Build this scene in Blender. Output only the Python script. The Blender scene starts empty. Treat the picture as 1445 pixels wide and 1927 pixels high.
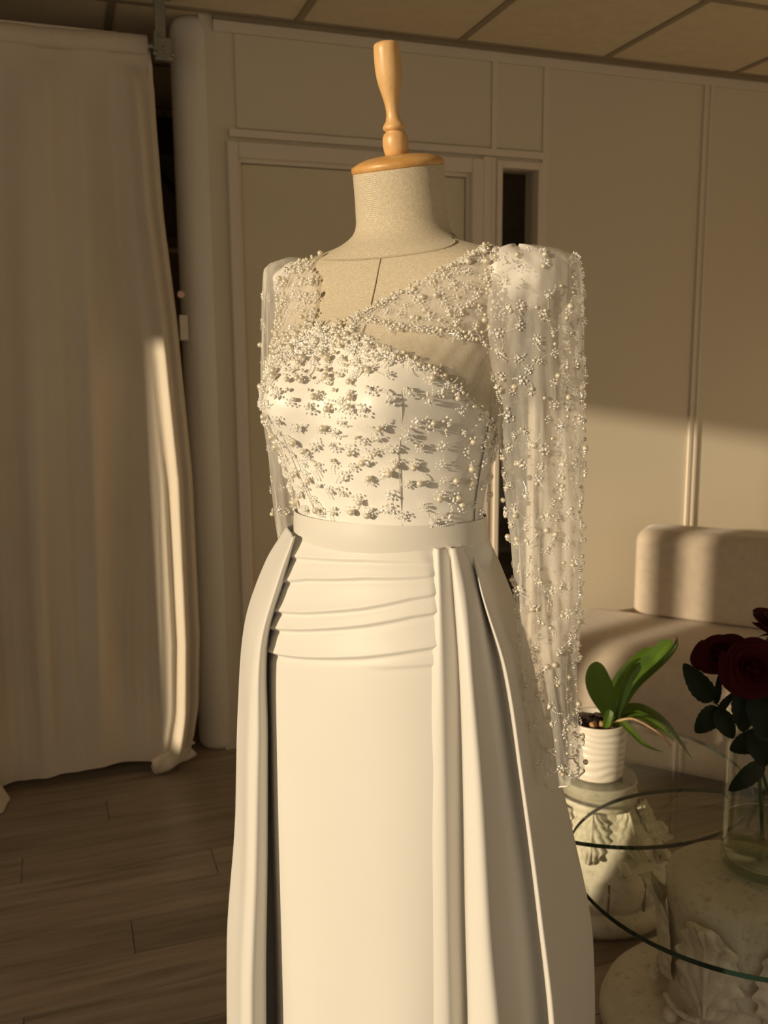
import bpy, bmesh, math, random
from mathutils import Vector, Matrix, Quaternion
random.seed(7)
S = bpy.context.scene
COL = S.collection
R = math.radians
PI = math.pi
# ------------------------------------------------------------------ camera
def cam_matrix(yaw, pitch, roll, loc):
    y, p, r = R(yaw), R(pitch), R(roll)
    F = Vector((math.sin(y)*math.cos(p), math.cos(y)*math.cos(p), math.sin(p)))
    R0 = Vector((math.cos(y), -math.sin(y), 0)); U0 = R0.cross(F)
    X = R0*math.cos(r)+U0*math.sin(r); U = U0*math.cos(r)-R0*math.sin(r)
    m = Matrix((X, U, -F)).transposed().to_4x4(); m.translation = loc
    return m
cd = bpy.data.cameras.new('camera'); cam = bpy.data.objects.new('camera', cd); COL.objects.link(cam)
cam.matrix_world = cam_matrix(19.4, -9.3, -.44, Vector((0, 0, 1.40)))
cd.sensor_fit = 'VERTICAL'; cd.sensor_height = 36; cd.lens = 36*1720/1927
cd.clip_start = .05
cd.dof.use_dof = True; cd.dof.focus_distance = 1.27; cd.dof.aperture_fstop = 7.0
S.camera = cam
# ------------------------------------------------------------------ sky, sun, exposure
w = bpy.data.worlds.new('world'); S.world = w; w.use_nodes = True
bg = w.node_tree.nodes['Background']; bg.inputs[0].default_value = (1.0, .875, .70, 1); bg.inputs[1].default_value = .61
sd = bpy.data.lights.new('sun', 'SUN'); sun = bpy.data.objects.new('sun', sd); COL.objects.link(sun)
sd.energy = 4.4; sd.color = (1.0, .815, .565); sd.angle = R(1.3)
SUN_AZ, SUN_EL = 72.0, 8.7
sun.rotation_euler = Vector((math.sin(R(SUN_AZ))*math.cos(R(SUN_EL)), math.cos(R(SUN_AZ))*math.cos(R(SUN_EL)), -math.sin(R(SUN_EL)))).to_track_quat('-Z', 'Y').to_euler()
S.view_settings.view_transform = 'Standard'; S.view_settings.look = 'None'
S.view_settings.exposure = 0.0; S.view_settings.gamma = 1.0; S.view_settings.use_curve_mapping = False
try:
    S.cycles.max_bounces = 10; S.cycles.diffuse_bounces = 6; S.cycles.transparent_max_bounces = 24
    S.cycles.caustics_reflective = False; S.cycles.caustics_refractive = False
    S.cycles.sample_clamp_indirect = 4.0
except Exception: pass

# ------------------------------------------------------------------ helpers
def link(name, data, parent=None):
    o = bpy.data.objects.new(name, data); COL.objects.link(o)
    if parent is not None: o.parent = parent
    return o
def obj(name, vf, mat=None, parent=None, smooth=True, mats=None, mi=None):
    v, f = vf
    me = bpy.data.meshes.new(name); me.from_pydata([tuple(p) for p in v], [], f)
    if mats:
        for m in mats: me.materials.append(m)
        if mi: me.polygons.foreach_set('material_index', mi)
    elif mat: me.materials.append(mat)
    me.polygons.foreach_set('use_smooth', [smooth]*len(f))
    me.update()
    return link(name, me, parent)
def empty(name, loc=(0, 0, 0), rz=0, parent=None):
    o = link(name, None, parent); o.location = loc; o.rotation_euler = (0, 0, rz); o.empty_display_size = .05
    return o
def tag(o, label, cat, group=None):
    o['label'] = label; o['category'] = cat
    if group: o['group'] = group
    return o
def struct(o):
    o['kind'] = 'structure'; return o
def join(parts):
    V, F = [], []
    for v, f in parts:
        n = len(V); V += list(v); F += [tuple(i+n for i in q) for q in f]
    return V, F
def box(x0, x1, y0, y1, z0, z1):
    v = [(x, y, z) for z in (z0, z1) for y in (y0, y1) for x in (x0, x1)]
    return v, [(0, 2, 3, 1), (4, 5, 7, 6), (0, 1, 5, 4), (2, 6, 7, 3), (0, 4, 6, 2), (1, 3, 7, 5)]
def bevbox(x0, x1, y0, y1, z0, z1, b, seg=2):
    bm = bmesh.new(); bmesh.ops.create_cube(bm, size=1)
    bmesh.ops.scale(bm, vec=(x1-x0, y1-y0, z1-z0), verts=bm.verts)
    bmesh.ops.translate(bm, vec=((x0+x1)/2, (y0+y1)/2, (z0+z1)/2), verts=bm.verts)
    bmesh.ops.bevel(bm, geom=bm.edges[:], offset=b, segments=seg, profile=.5, affect='EDGES')
    bm.verts.index_update()
    r = [tuple(v.co) for v in bm.verts], [tuple(v.index for v in f.verts) for f in bm.faces]
    bm.free(); return r
def grid(nu, nv, fn, cu=False):
    v = [fn(i/(nu if cu else nu-1), j/(nv-1)) for j in range(nv) for i in range(nu)]
    f = []
    for j in range(nv-1):
        for i in range(nu if cu else nu-1):
            k = (i+1) % nu
            f.append((j*nu+i, j*nu+k, (j+1)*nu+k, (j+1)*nu+i))
    return v, f
def lathe(prof, n=32, cx=0, cy=0, dr=None, cap=True):
    v, f = [], []
    for r, z in prof:
        for i in range(n):
            a = 2*PI*i/n; rr = r*(1 if dr is None else dr(a, z))
            v.append((cx+rr*math.cos(a), cy+rr*math.sin(a), z))
    for j in range(len(prof)-1):
        for i in range(n):
            k = (i+1) % n; f.append((j*n+i, j*n+k, (j+1)*n+k, (j+1)*n+i))
    if cap:
        f.append(tuple(reversed(range(n)))); f.append(tuple(range((len(prof)-1)*n, len(prof)*n)))
    return v, f
def catmull(p, t):
    n = len(p)-1; i = min(int(t*n), n-1); s = t*n-i
    a, b, c, d = p[max(i-1, 0)], p[i], p[i+1], p[min(i+2, n)]
    return tuple(.5*(2*b[k]+(c[k]-a[k])*s+(2*a[k]-5*b[k]+4*c[k]-d[k])*s*s+(3*b[k]-a[k]-3*c[k]+d[k])*s**3) for k in range(len(b)))
def tube(pts, r, n=8, seg=12, cap=True):
    rf = r if callable(r) else (lambda t: r)
    V, F = [], []; up = Vector((.13, .31, .94))
    for j in range(seg+1):
        t = j/seg; p = Vector(catmull(pts, t)); d = Vector(catmull(pts, min(t+.01, 1)))-Vector(catmull(pts, max(t-.01, 0)))
        d.normalize(); a = d.cross(up)
        if a.length < 1e-3: a = d.cross(Vector((1, 0, 0)))
        a.normalize(); b = d.cross(a)
        for i in range(n):
            g = 2*PI*i/n; V.append(p+(a*math.cos(g)+b*math.sin(g))*rf(t))
    for j in range(seg):
        for i in range(n):
            k = (i+1) % n; F.append((j*n+i, j*n+k, (j+1)*n+k, (j+1)*n+i))
    if cap: F.append(tuple(reversed(range(n)))); F.append(tuple(range(seg*n, seg*n+n)))
    return V, F
def xform(vf, m):
    return [m @ Vector(p) for p in vf[0]], vf[1]
def sm(a, b, x):
    t = min(max((x-a)/(b-a), 0), 1); return t*t*(3-2*t)
def lerp_tab(tab, x):
    if x <= tab[0][0]: return tab[0][1]
    for (a, p), (b, q) in zip(tab, tab[1:]):
        if x <= b: return p+(q-p)*(x-a)/(b-a)
    return tab[-1][1]

# ------------------------------------------------------------------ materials
class NT:
    def __init__(s, name):
        s.m = bpy.data.materials.new(name); s.m.use_nodes = True; s.t = s.m.node_tree; s.n = s.t.nodes
        s.b = s.n['Principled BSDF']; s.out = s.n['Material Output']; s.tc = None
    def add(s, ty, **kw):
        n = s.n.new(ty)
        for k, v in kw.items():
            if k in n.inputs: n.inputs[k].default_value = v
            else: setattr(n, k, v)
        return n
    def l(s, a, b): s.t.links.new(a, b)
    def coord(s, scale=(1, 1, 1), rot=(0, 0, 0), out='Object'):
        if s.tc is None: s.tc = s.n.new('ShaderNodeTexCoord')
        mp = s.add('ShaderNodeMapping'); mp.inputs['Scale'].default_value = scale; mp.inputs['Rotation'].default_value = rot
        s.l(s.tc.outputs[out], mp.inputs['Vector']); return mp.outputs[0]
    def noise(s, scale, detail=4, vec=None, rough=.55):
        n = s.add('ShaderNodeTexNoise', Scale=scale, Detail=detail, Roughness=rough)
        s.l(vec or s.coord(), n.inputs['Vector']); return n.outputs['Fac']
    def ramp(s, fac, stops):
        r = s.add('ShaderNodeValToRGB'); e = r.color_ramp.elements
        while len(e) < len(stops): e.new(.5)
        for q, (p, c) in zip(e, stops): q.position = p; q.color = (*c, 1)
        s.l(fac, r.inputs[0]); return r.outputs[0]
    def bump(s, h, strength=.2, dist=.01):
        b = s.add('ShaderNodeBump', Strength=strength, Distance=dist); s.l(h, b.inputs['Height'])
        s.l(b.outputs[0], s.b.inputs['Normal']); return b
    def set(s, **kw):
        for k, v in kw.items():
            k = k.replace('_', ' ')
            s.b.inputs[k].default_value = (*v, 1) if isinstance(v, tuple) and len(v) == 3 else v
        return s
def plain(name, col, rough=.6, var=.06, scale=12, bump=0, bscale=60, **kw):
    k = NT(name); k.set(Roughness=rough, **kw)
    f = k.noise(scale)
    lo = tuple(max(0, c*(1-var)) for c in col); hi = tuple(min(1, c*(1+var)) for c in col)
    k.l(k.ramp(f, [(.3, lo), (.7, hi)]), k.b.inputs['Base Color'])
    if bump: k.bump(k.noise(bscale, 5), bump, .004)
    return k.m

WALL = (.71, .64, .515)
M_wall = plain('wall_paint', WALL, .55, .025, 2.5, .06, 180)
M_wall2 = plain('wall_panel', (.715, .645, .52), .42, .02, 1.5, .03, 120)
M_trim = plain('white_trim', (.76, .68, .58), .4, .02, 4)
M_door = plain('door_paint', (.70, .63, .46), .5, .03, 3)
M_ceil = plain('ceiling_tile', (.72, .63, .47), .8, .05, 30, .15, 260)
M_bar = plain('ceiling_bar', (.30, .25, .17), .5, .05, 8)
M_dark = plain('dark_void', (.05, .045, .035), .8)
M_col = plain('column_paint', (.80, .76, .68), .38, .02, 3)
M_metal = plain('galvanised_metal', (.30, .29, .24), .45, .15, 40, Metallic=.7)
M_black = plain('black_fabric', (.025, .022, .02), .8)
M_bag = plain('dark_brown_bag', (.16, .12, .08), .7)
M_plastic = plain('cream_plastic', (.70, .64, .54), .4)
M_satin = plain('white_satin', (.70, .675, .635), .5, .012, 4, Sheen_Weight=.15, Specular_IOR_Level=.32)
M_bodice = plain('bodice_satin', (.83, .805, .755), .42, .012, 4, Sheen_Weight=.15)  # same fabric as the skirt satin, lightened to offset shade from tulle and beads
M_band = plain('waistband_satin', (.665, .635, .585), .45, .015, 5, Specular_IOR_Level=.4)
M_padsat = plain('shoulder_pad_satin', (.80, .765, .72), .45, .01, 5)
M_bark = plain('bark_chips', (.035, .018, .010), .85, .5, 60, .5, 120)
M_chip = plain('pale_bark', (.50, .28, .15), .75, .25, 50, .3, 100)
M_pot = plain('cream_ceramic', (.82, .76, .66), .32, .03, 10, Coat_Weight=.15)
M_stem = plain('green_stem', (.05, .09, .02), .5, .2, 30)
M_rose = plain('red_petal', (.050, .0010, .0016), .7, .25, 30, Specular_IOR_Level=.15)
M_rleaf = plain('rose_leaf', (.010, .018, .005), .55, .25, 25, Specular_IOR_Level=.2)
M_dry = plain('dried_stem', (.55, .36, .20), .7, .15, 40)
M_sofa = plain('beige_velvet', (.64, .54, .435), .85, .07, 30, .25, 400, Sheen_Weight=.35, Sheen_Roughness=.4)
M_rod = plain('steel_rod', (.35, .33, .28), .35, Metallic=.8)
M_pole = plain('stand_pole', (.4, .38, .35), .35, Metallic=.8)
M_frame = plain('window_frame', (.55, .50, .42), .5)

def m_linen():
    k = NT('linen_weave'); k.set(Roughness=.85, Sheen_Weight=.15)
    a = k.noise(1, 3, k.coord((260, 260, 1500))); b = k.noise(1, 3, k.coord((1300, 1300, 160)))
    tw = k.add('ShaderNodeTexWave', Scale=1.0, Distortion=1.2, Detail=1.0); tw.bands_direction = 'DIAGONAL'
    k.l(k.coord((290, 290, 290)), tw.inputs['Vector'])
    m1 = k.add('ShaderNodeMath', operation='ADD'); k.l(a, m1.inputs[0]); k.l(b, m1.inputs[1])
    m2 = k.add('ShaderNodeMath', operation='MULTIPLY_ADD'); k.l(tw.outputs['Fac'], m2.inputs[0]); m2.inputs[1].default_value = .45; k.l(m1.outputs[0], m2.inputs[2])
    m3 = k.add('ShaderNodeMath', operation='MULTIPLY'); k.l(m2.outputs[0], m3.inputs[0]); m3.inputs[1].default_value = .5
    k.l(k.ramp(m3.outputs[0], [(.41, (.36, .295, .20)), (.61, (.54, .46, .335)), (.80, (.71, .63, .485))]), k.b.inputs['Base Color'])
    k.bump(m3.outputs[0], .5, .0012); return k.m
M_linen = m_linen()
def m_wood(name, c0, c1, c2, sc=(40, 40, 5), rough=.42):
    k = NT(name); k.set(Roughness=rough, Coat_Weight=.12, Coat_Roughness=.3)
    f = k.noise(1, 5, k.coord(sc)); g = k.noise(1, 4, k.coord((sc[0]*6, sc[1]*6, sc[2]*4)))
    m = k.add('ShaderNodeMath', operation='MULTIPLY_ADD'); k.l(g, m.inputs[0]); m.inputs[1].default_value = .35; k.l(f, m.inputs[2])
    k.l(k.ramp(m.outputs[0], [(.45, c0), (.66, c1), (.85, c2)]), k.b.inputs['Base Color']); k.bump(g, .05, .001); return k.m
M_wood = m_wood('turned_beech', (.56, .31, .12), (.68, .41, .17), (.74, .48, .22))
M_cap = m_wood('beech_cap', (.50, .25, .07), (.60, .33, .11), (.66, .39, .15), (20, 60, 60))
def m_floor():
    k = NT('oak_plank'); k.set(Roughness=.42)
    oi = k.add('ShaderNodeObjectInfo')
    off = k.add('ShaderNodeVectorMath', operation='SCALE'); k.l(k.coord((1.6, 22, 1)), off.inputs[0]); off.inputs['Scale'].default_value = 1
    ad = k.add('ShaderNodeVectorMath', operation='ADD'); k.l(off.outputs[0], ad.inputs[0])
    cx = k.add('ShaderNodeCombineXYZ'); mm = k.add('ShaderNodeMath', operation='MULTIPLY'); mm.inputs[1].default_value = 37
    k.l(oi.outputs['Random'], mm.inputs[0]); k.l(mm.outputs[0], cx.inputs[0]); k.l(mm.outputs[0], cx.inputs[2]); k.l(cx.outputs[0], ad.inputs[1])
    f = k.noise(1.6, 6, ad.outputs[0], .62)
    c = k.ramp(f, [(.28, (.18, .142, .108)), (.45, (.30, .245, .19)), (.62, (.37, .305, .24)), (.8, (.43, .36, .285))])
    hs = k.add('ShaderNodeHueSaturation'); mr = k.add('ShaderNodeMapRange'); mr.inputs['To Min'].default_value = .82; mr.inputs['To Max'].default_value = 1.15
    k.l(oi.outputs['Random'], mr.inputs[0]); k.l(mr.outputs[0], hs.inputs['Value']); k.l(c, hs.inputs['Color'])
    k.l(hs.outputs[0], k.b.inputs['Base Color']); k.bump(f, .12, .003); return k.m
M_floor = m_floor()
def m_stone():
    k = NT('weathered_plaster'); k.set(Roughness=.82)
    f = k.noise(9, 6); g = k.noise(45, 5); sp = k.noise(140, 2)
    a = k.ramp(f, [(.3, (.58, .53, .43)), (.5, (.72, .67, .56)), (.72, (.80, .75, .65))])
    b = k.ramp(g, [(.26, (.55, .48, .40)), (.44, (1, 1, 1)), (1, (1, 1, 1))])
    c = k.ramp(sp, [(.24, (.30, .26, .21)), (.30, (1, 1, 1)), (1, (1, 1, 1))])
    m = k.add('ShaderNodeMix', data_type='RGBA', blend_type='MULTIPLY'); m.inputs[0].default_value = .75
    k.l(a, m.inputs[6]); k.l(b, m.inputs[7])
    m2 = k.add('ShaderNodeMix', data_type='RGBA', blend_type='MULTIPLY'); m2.inputs[0].default_value = .8
    k.l(m.outputs[2], m2.inputs[6]); k.l(c, m2.inputs[7])
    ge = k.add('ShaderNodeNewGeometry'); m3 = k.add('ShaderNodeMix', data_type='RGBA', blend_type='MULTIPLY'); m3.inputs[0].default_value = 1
    k.l(m2.outputs[2], m3.inputs[6]); k.l(k.ramp(ge.outputs['Pointiness'], [(.40, (.38, .30, .22)), (.485, (1, 1, 1)), (1, (1, 1, 1))]), m3.inputs[7]); k.l(m3.outputs[2], k.b.inputs['Base Color'])  # darkens the hollows of the carving so its relief reads stronger
    k.bump(g, .5, .006); return k.m
M_stone = m_stone()
M_groove = plain('groove_brown', (.20, .155, .11), .9, .3, 40)  # dark brown for the strips laid between the pedestal lobes
def m_curtain():
    k = NT('muslin_curtain'); k.set(Roughness=.8, Sheen_Weight=.2)
    g = k.noise(1, 4, k.coord((140, 140, 9))); q = k.noise(1, 3, k.coord((500, 500, 500)))
    k.l(k.ramp(k.noise(2), [(.3, (.75, .66, .54)), (.7, (.81, .72, .59))]), k.b.inputs['Base Color'])
    k.bump(g, .35, .006)
    tr = k.add('ShaderNodeBsdfTranslucent'); tr.inputs[0].default_value = (.75, .62, .48, 1)
    mx = k.add('ShaderNodeMixShader'); mx.inputs[0].default_value = .12
    k.l(k.b.outputs[0], mx.inputs[1]); k.l(tr.outputs[0], mx.inputs[2]); k.l(mx.outputs[0], k.out.inputs[0]); return k.m
M_curtain = m_curtain()
def m_tulle(name, alpha, col=(.92, .89, .84), weave=0):
    k = NT(name); k.set(Roughness=.6, Base_Color=col, Specular_IOR_Level=.3)
    tl = k.add('ShaderNodeBsdfTranslucent'); tl.inputs[0].default_value = (*col, 1)
    m0 = k.add('ShaderNodeMixShader'); m0.inputs[0].default_value = .35
    k.l(k.b.outputs[0], m0.inputs[1]); k.l(tl.outputs[0], m0.inputs[2])
    tp = k.add('ShaderNodeBsdfTransparent'); mx = k.add('ShaderNodeMixShader'); mx.inputs[0].default_value = alpha
    n = k.noise(1, 3, k.coord((90, 90, 14)))
    mr = k.add('ShaderNodeMapRange'); mr.inputs['From Min'].default_value = .3; mr.inputs['From Max'].default_value = .7
    mr.inputs['To Min'].default_value = alpha*.72; mr.inputs['To Max'].default_value = min(1, alpha*1.28); k.l(n, mr.inputs[0]); k.l(mr.outputs[0], mx.inputs[0])
    k.l(tp.outputs[0], mx.inputs[1]); k.l(m0.outputs[0], mx.inputs[2]); k.l(mx.outputs[0], k.out.inputs[0]); return k.m
M_sleeve = m_tulle('sleeve_tulle', .34)
M_over = m_tulle('beaded_tulle', .05, (.95, .93, .89))
M_net = m_tulle('bare_net', .24)
M_strap = m_tulle('strap_tulle', .42)
def m_glass(name, tint, ior=1.5, keep=1.0):
    k = NT(name); k.n.remove(k.b)
    tp = k.add('ShaderNodeBsdfTransparent'); tp.inputs[0].default_value = (*tint, 1)
    gl = k.add('ShaderNodeBsdfGlossy', Roughness=.02); fr = k.add('ShaderNodeFresnel', IOR=ior); ge = k.add('ShaderNodeNewGeometry'); sb = k.add('ShaderNodeMath', operation='SUBTRACT'); sb.inputs[0].default_value = 1; k.l(ge.outputs['Backfacing'], sb.inputs[1])
    mu = k.add('ShaderNodeMath', operation='MULTIPLY'); k.l(fr.outputs[0], mu.inputs[0]); k.l(sb.outputs[0], mu.inputs[1])
    mx = k.add('ShaderNodeMixShader'); k.l(mu.outputs[0], mx.inputs[0]); k.l(tp.outputs[0], mx.inputs[1]); k.l(gl.outputs[0], mx.inputs[2])
    k.l(mx.outputs[0], k.out.inputs[0]); return k.m
M_glass = m_glass('table_glass', (.975, .985, .955)); M_pane = m_glass('window_pane', (.96, .96, .95)); M_vase = m_glass('vase_glass', (.96, .97, .95)); M_water = m_glass('water', (.95, .96, .92), 1.33)
M_edge = plain('green_glass_edge', (.012, .028, .020), .15, .1, 10)
M_pearl = plain('ivory_pearl', (.78, .70, .55), .24, .04, 200, Metallic=.3, Coat_Weight=.6, Coat_Roughness=.08, Specular_IOR_Level=.6)
def m_crystal():
    k = NT('crystal_bead'); k.set(Base_Color=(.93, .91, .87), Roughness=.14, Metallic=.18, Specular_IOR_Level=.9); return k.m
M_crystal = m_crystal()
M_thread = plain('white_thread', (.85, .80, .70), .6)
def m_leaf(name, c0, c1):
    k = NT(name); k.set(Roughness=.3, Coat_Weight=.2)
    k.l(k.ramp(k.noise(14, 3), [(.3, c0), (.7, c1)]), k.b.inputs['Base Color'])
    tr = k.add('ShaderNodeBsdfTranslucent'); tr.inputs[0].default_value = (.25, .40, .03, 1)
    mx = k.add('ShaderNodeMixShader'); mx.inputs[0].default_value = .3
    k.l(k.b.outputs[0], mx.inputs[1]); k.l(tr.outputs[0], mx.inputs[2]); k.l(mx.outputs[0], k.out.inputs[0]); return k.m
M_leaf = m_leaf('orchid_leaf_lit', (.05, .11, .012), (.14, .25, .03))  # lit leaves: sunlight is put into the lighter green
M_leafd = m_leaf('orchid_leaf_shaded', (.010, .022, .006), (.02, .045, .010))  # same leaves out of the sun: shade is put into the darker green

# ================================================================== SETTING
WX, WY, CZ = -2.0, 3.18, 2.511
floor = struct(obj('floor', box(-2.1, 4.1, -2.6, 4.7, -.05, -.008), M_floor, smooth=False))
pm = {}
def plank_mesh(L, W):
    k = (round(L, 3), W)
    if k not in pm:
        me = bpy.data.meshes.new('plank'); v, f = bevbox(0, L, 0, W, -.008, 0, .0012, 1); me.from_pydata(v, [], f); me.materials.append(M_floor); pm[k] = me
    return pm[k]
PW = .140; row = 0; y = .55
while y < 4.6:
    x = -1.9-((row*.517) % 1.28)
    while x < 3.4:
        o = link('plank', plank_mesh(1.2785, PW-.0012), floor); o.location = (x, y, 0); x += 1.28
    y += PW; row += 1
ceiling = struct(obj('ceiling', box(-2.1, 4.1, -2.6, 4.7, 2.53, 2.60), M_ceil, smooth=False))
G = .5885
tm = bpy.data.meshes.new('tile'); v, f = bevbox(.011, G-.011, .011, G-.011, 2.5145, 2.529, .002, 1); tm.from_pydata(v, [], f); tm.materials.append(M_ceil)
bx0, by0 = .82-5*G, 3.15-10*G
for i in range(12):
    for j in range(13):
        if bx0+i*G > 3.95 or by0+j*G > 4.3: continue
        o = link('tile', tm, ceiling); o.location = (bx0+i*G, by0+j*G, 0)
for i in range(12): obj('grid_bar', box(bx0+i*G-.012, bx0+i*G+.012, -2.55, 4.65, 2.5105, 2.53), M_bar, ceiling, False)
for j in range(13): obj('grid_bar', box(-2.05, 4.05, by0+j*G-.012, by0+j*G+.012, 2.5102, 2.53), M_bar, ceiling, False)

# back wall: core with openings, raised panels, battens
wb = struct(obj('wall_back', join([box(.50, .60, WY+.008, WY+.10, 0, 2.53), box(.60, 1.47, WY+.008, WY+.10, 2.085, 2.53), box(1.47, 1.585, WY+.008, WY+.10, 0, 2.53),
    box(1.585, 1.742, WY+.008, WY+.10, 0, .42), box(1.585, 1.742, WY+.008, WY+.10, 2.107, 2.53), box(1.742, 4.1, WY+.008, WY+.10, 0, 2.53)]), M_wall, smooth=False))
for a, b, c, d in ((.612, 1.546, 2.172, 2.466), (1.566, 1.756, 2.172, 2.466), (1.778, 2.468, .07, 2.466), (2.508, 3.20, .07, 2.466), (3.24, 3.95, .07, 2.466)):
    obj('panel', bevbox(a, b, WY, WY+.012, c, d, .002, 1), M_wall2, wb, False)
n_tr = [1]
def trim(vf, mat=None, smooth=False):
    o = struct(obj('trim_%d' % n_tr[0], vf, mat or M_trim, smooth=smooth)); n_tr[0] += 1; return o
# rounded column at the curtain end of the wall
trim(lathe([(.060, 0), (.070, .006), (.0755, .016), (.078, .03), (.078, 2.46), (.075, 2.49), (.066, 2.51)], 40, .492, 3.262), M_col, True)
trim(box(.545, 4.0, WY-.006, WY+.008, 2.466, 2.503)); trim(box(.545, 4.0, WY-.020, WY+.008, 2.499, 2.511), M_bar)  # the dark upper strip stands in for the shadow gap under the ceiling
trim(join([box(2.468, 2.480, WY-.010, WY+.008, .07, 2.466), box(2.480, 2.497, WY-.003, WY+.008, .07, 2.466), box(2.497, 2.508, WY-.010, WY+.008, .07, 2.466)]))
trim(box(1.546, 1.566, WY-.006, WY+.008, 2.15, 2.466)); trim(box(1.756, 1.778, WY-.006, WY+.008, 0, 2.466))
trim(box(.585, 1.778, WY-.012, WY+.008, 2.142, 2.166)); trim(box(3.2, 3.24, WY-.008, WY+.008, .07, 2.466))
bb = struct(obj('baseboard_back', bevbox(1.778, 4.0, WY-.012, WY+.008, 0, .07, .003, 1), M_trim, smooth=False))
# door
dr = struct(empty('door_1', (0, WY, 0)))
obj('frame', join([bevbox(.575, .612, -.014, .05, 0, 2.13, .004, 1), bevbox(1.466, 1.512, -.014, .05, 0, 2.13, .004, 1), bevbox(.612, 1.466, -.014, .05, 2.078, 2.13, .004, 1)]), M_trim, dr, False)
obj('frame_stop', join([box(.612, .624, .012, .05, 0, 2.078), box(1.454, 1.466, .012, .05, 0, 2.078), box(.624, 1.454, .012, .05, 2.066, 2.078)]), M_trim, dr, False)
obj('door_leaf', bevbox(.626, 1.452, .022, .062, .005, 2.064, .003, 1), M_door, dr, False)
# sidelight window
wn = struct(empty('window_1', (0, WY, 0)))
obj('frame', join([bevbox(1.512, 1.545, -.010, .03, 0, 2.14, .003, 1), bevbox(1.545, 1.568, -.004, .03, 0, 2.14, .003, 1), bevbox(1.568, 1.590, -.012, .05, 0, 2.13, .003, 1), bevbox(1.738, 1.756, -.012, .05, 0, 2.13, .003, 1),
    bevbox(1.590, 1.738, -.012, .05, 2.103, 2.13, .003, 1), bevbox(1.590, 1.738, -.012, .05, .40, .425, .003, 1)]), M_trim, wn, False)
obj('pane', box(1.588, 1.740, .030, .036, .42, 2.106), M_pane, wn, False)
# dark rooms behind
struct(obj('wall_store', join([box(.70, .78, WY+.10, 4.7, 0, 2.53), box(3.2, 3.28, WY+.10, 4.7, 0, 2.53), box(-2.1, 4.1, 4.62, 4.7, 0, 2.53)]), plain('store_paint', (.55, .47, .36), .7), smooth=False))
# left wall with two windows, right wall, added unseen shopfront behind the camera for sky fill
def wall_x(x0, x1, y0, y1, holes):
    ps = []; c = y0
    for a, b, z0, z1 in holes:
        ps.append(box(x0, x1, c, a, 0, 2.53))
        if z0 > 0: ps.append(box(x0, x1, a, b, 0, z0))
        ps.append(box(x0, x1, a, b, z1, 2.53)); c = b
    ps.append(box(x0, x1, c, y1, 0, 2.53)); return join(ps)
W1 = (-1.5, .97, .60, 2.43); W2 = (1.295, 2.36, .44, 1.88)
struct(obj('wall_left', wall_x(WX-.10, WX, -2.6, 4.7, [W1, W2]), M_wall, smooth=False))
struct(obj('wall_right', box(4.0, 4.1, -2.6, 4.7, 0, 2.53), M_wall, smooth=False))
for n, (a, b, z0, z1) in ((2, W1), (3, W2)):
    e = struct(empty('window_%d' % n, (WX-.05, 0, 0)))
    t = .03; bars = [box(-.03, .03, a, b, z0, z0+t), box(-.03, .03, a, b, z1-t, z1), box(-.03, .03, a, a+t, z0, z1), box(-.03, .03, b-t, b, z0, z1)]
    if n == 3: bars += [box(-.03, .03, 1.40, 1.52, z0, z1)]
    else: bars += [box(-.02, .02, -.42, -.36, z0, z1)]
    obj('frame', join(bars), M_frame, e, False)
    obj('pane', box(-.003, .003, a+t, b-t, z0+t, z1-t), M_pane, e, False)
FR = (-1.8, 3.8, .04, 2.40)
struct(obj('wall_front', join([box(-2.1, FR[0], -2.6, -2.5, 0, 2.53), box(FR[1], 4.1, -2.6, -2.5, 0, 2.53), box(FR[0], FR[1], -2.6, -2.5, 0, FR[2]), box(FR[0], FR[1], -2.6, -2.5, FR[3], 2.53)]), M_wall, smooth=False))
e = struct(empty('window_4', (0, -2.55, 0)))  # unseen glazing, added to let fill light in from behind
obj('frame', join([box(x-.03, x+.03, -.03, .03, FR[2], FR[3]) for x in (-1.77, .1, 1.95, 3.77)]+[box(FR[0], FR[1], -.03, .03, FR[2], FR[2]+.05), box(FR[0], FR[1], -.03, .03, FR[3]-.05, FR[3])]), M_frame, e, False)
obj('pane', box(FR[0], FR[1], -.003, .003, FR[2], FR[3]), M_pane, e, False)
# sky portals over the window openings
def portal(x, y, z, sx, sy, rot):
    l = bpy.data.lights.new('portal', 'AREA'); l.shape = 'RECTANGLE'; l.size = sx; l.size_y = sy; l.cycles.is_portal = True
    o = link('portal', l); o.location = (x, y, z); o.rotation_euler = rot
portal((FR[0]+FR[1])/2, -2.62, (FR[2]+FR[3])/2, FR[1]-FR[0], FR[3]-FR[2], (R(90), 0, 0))
for a, b, z0, z1 in (W1, W2): portal(WX-.12, (a+b)/2, (z0+z1)/2, z1-z0, b-a, (0, R(-90), 0))

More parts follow.
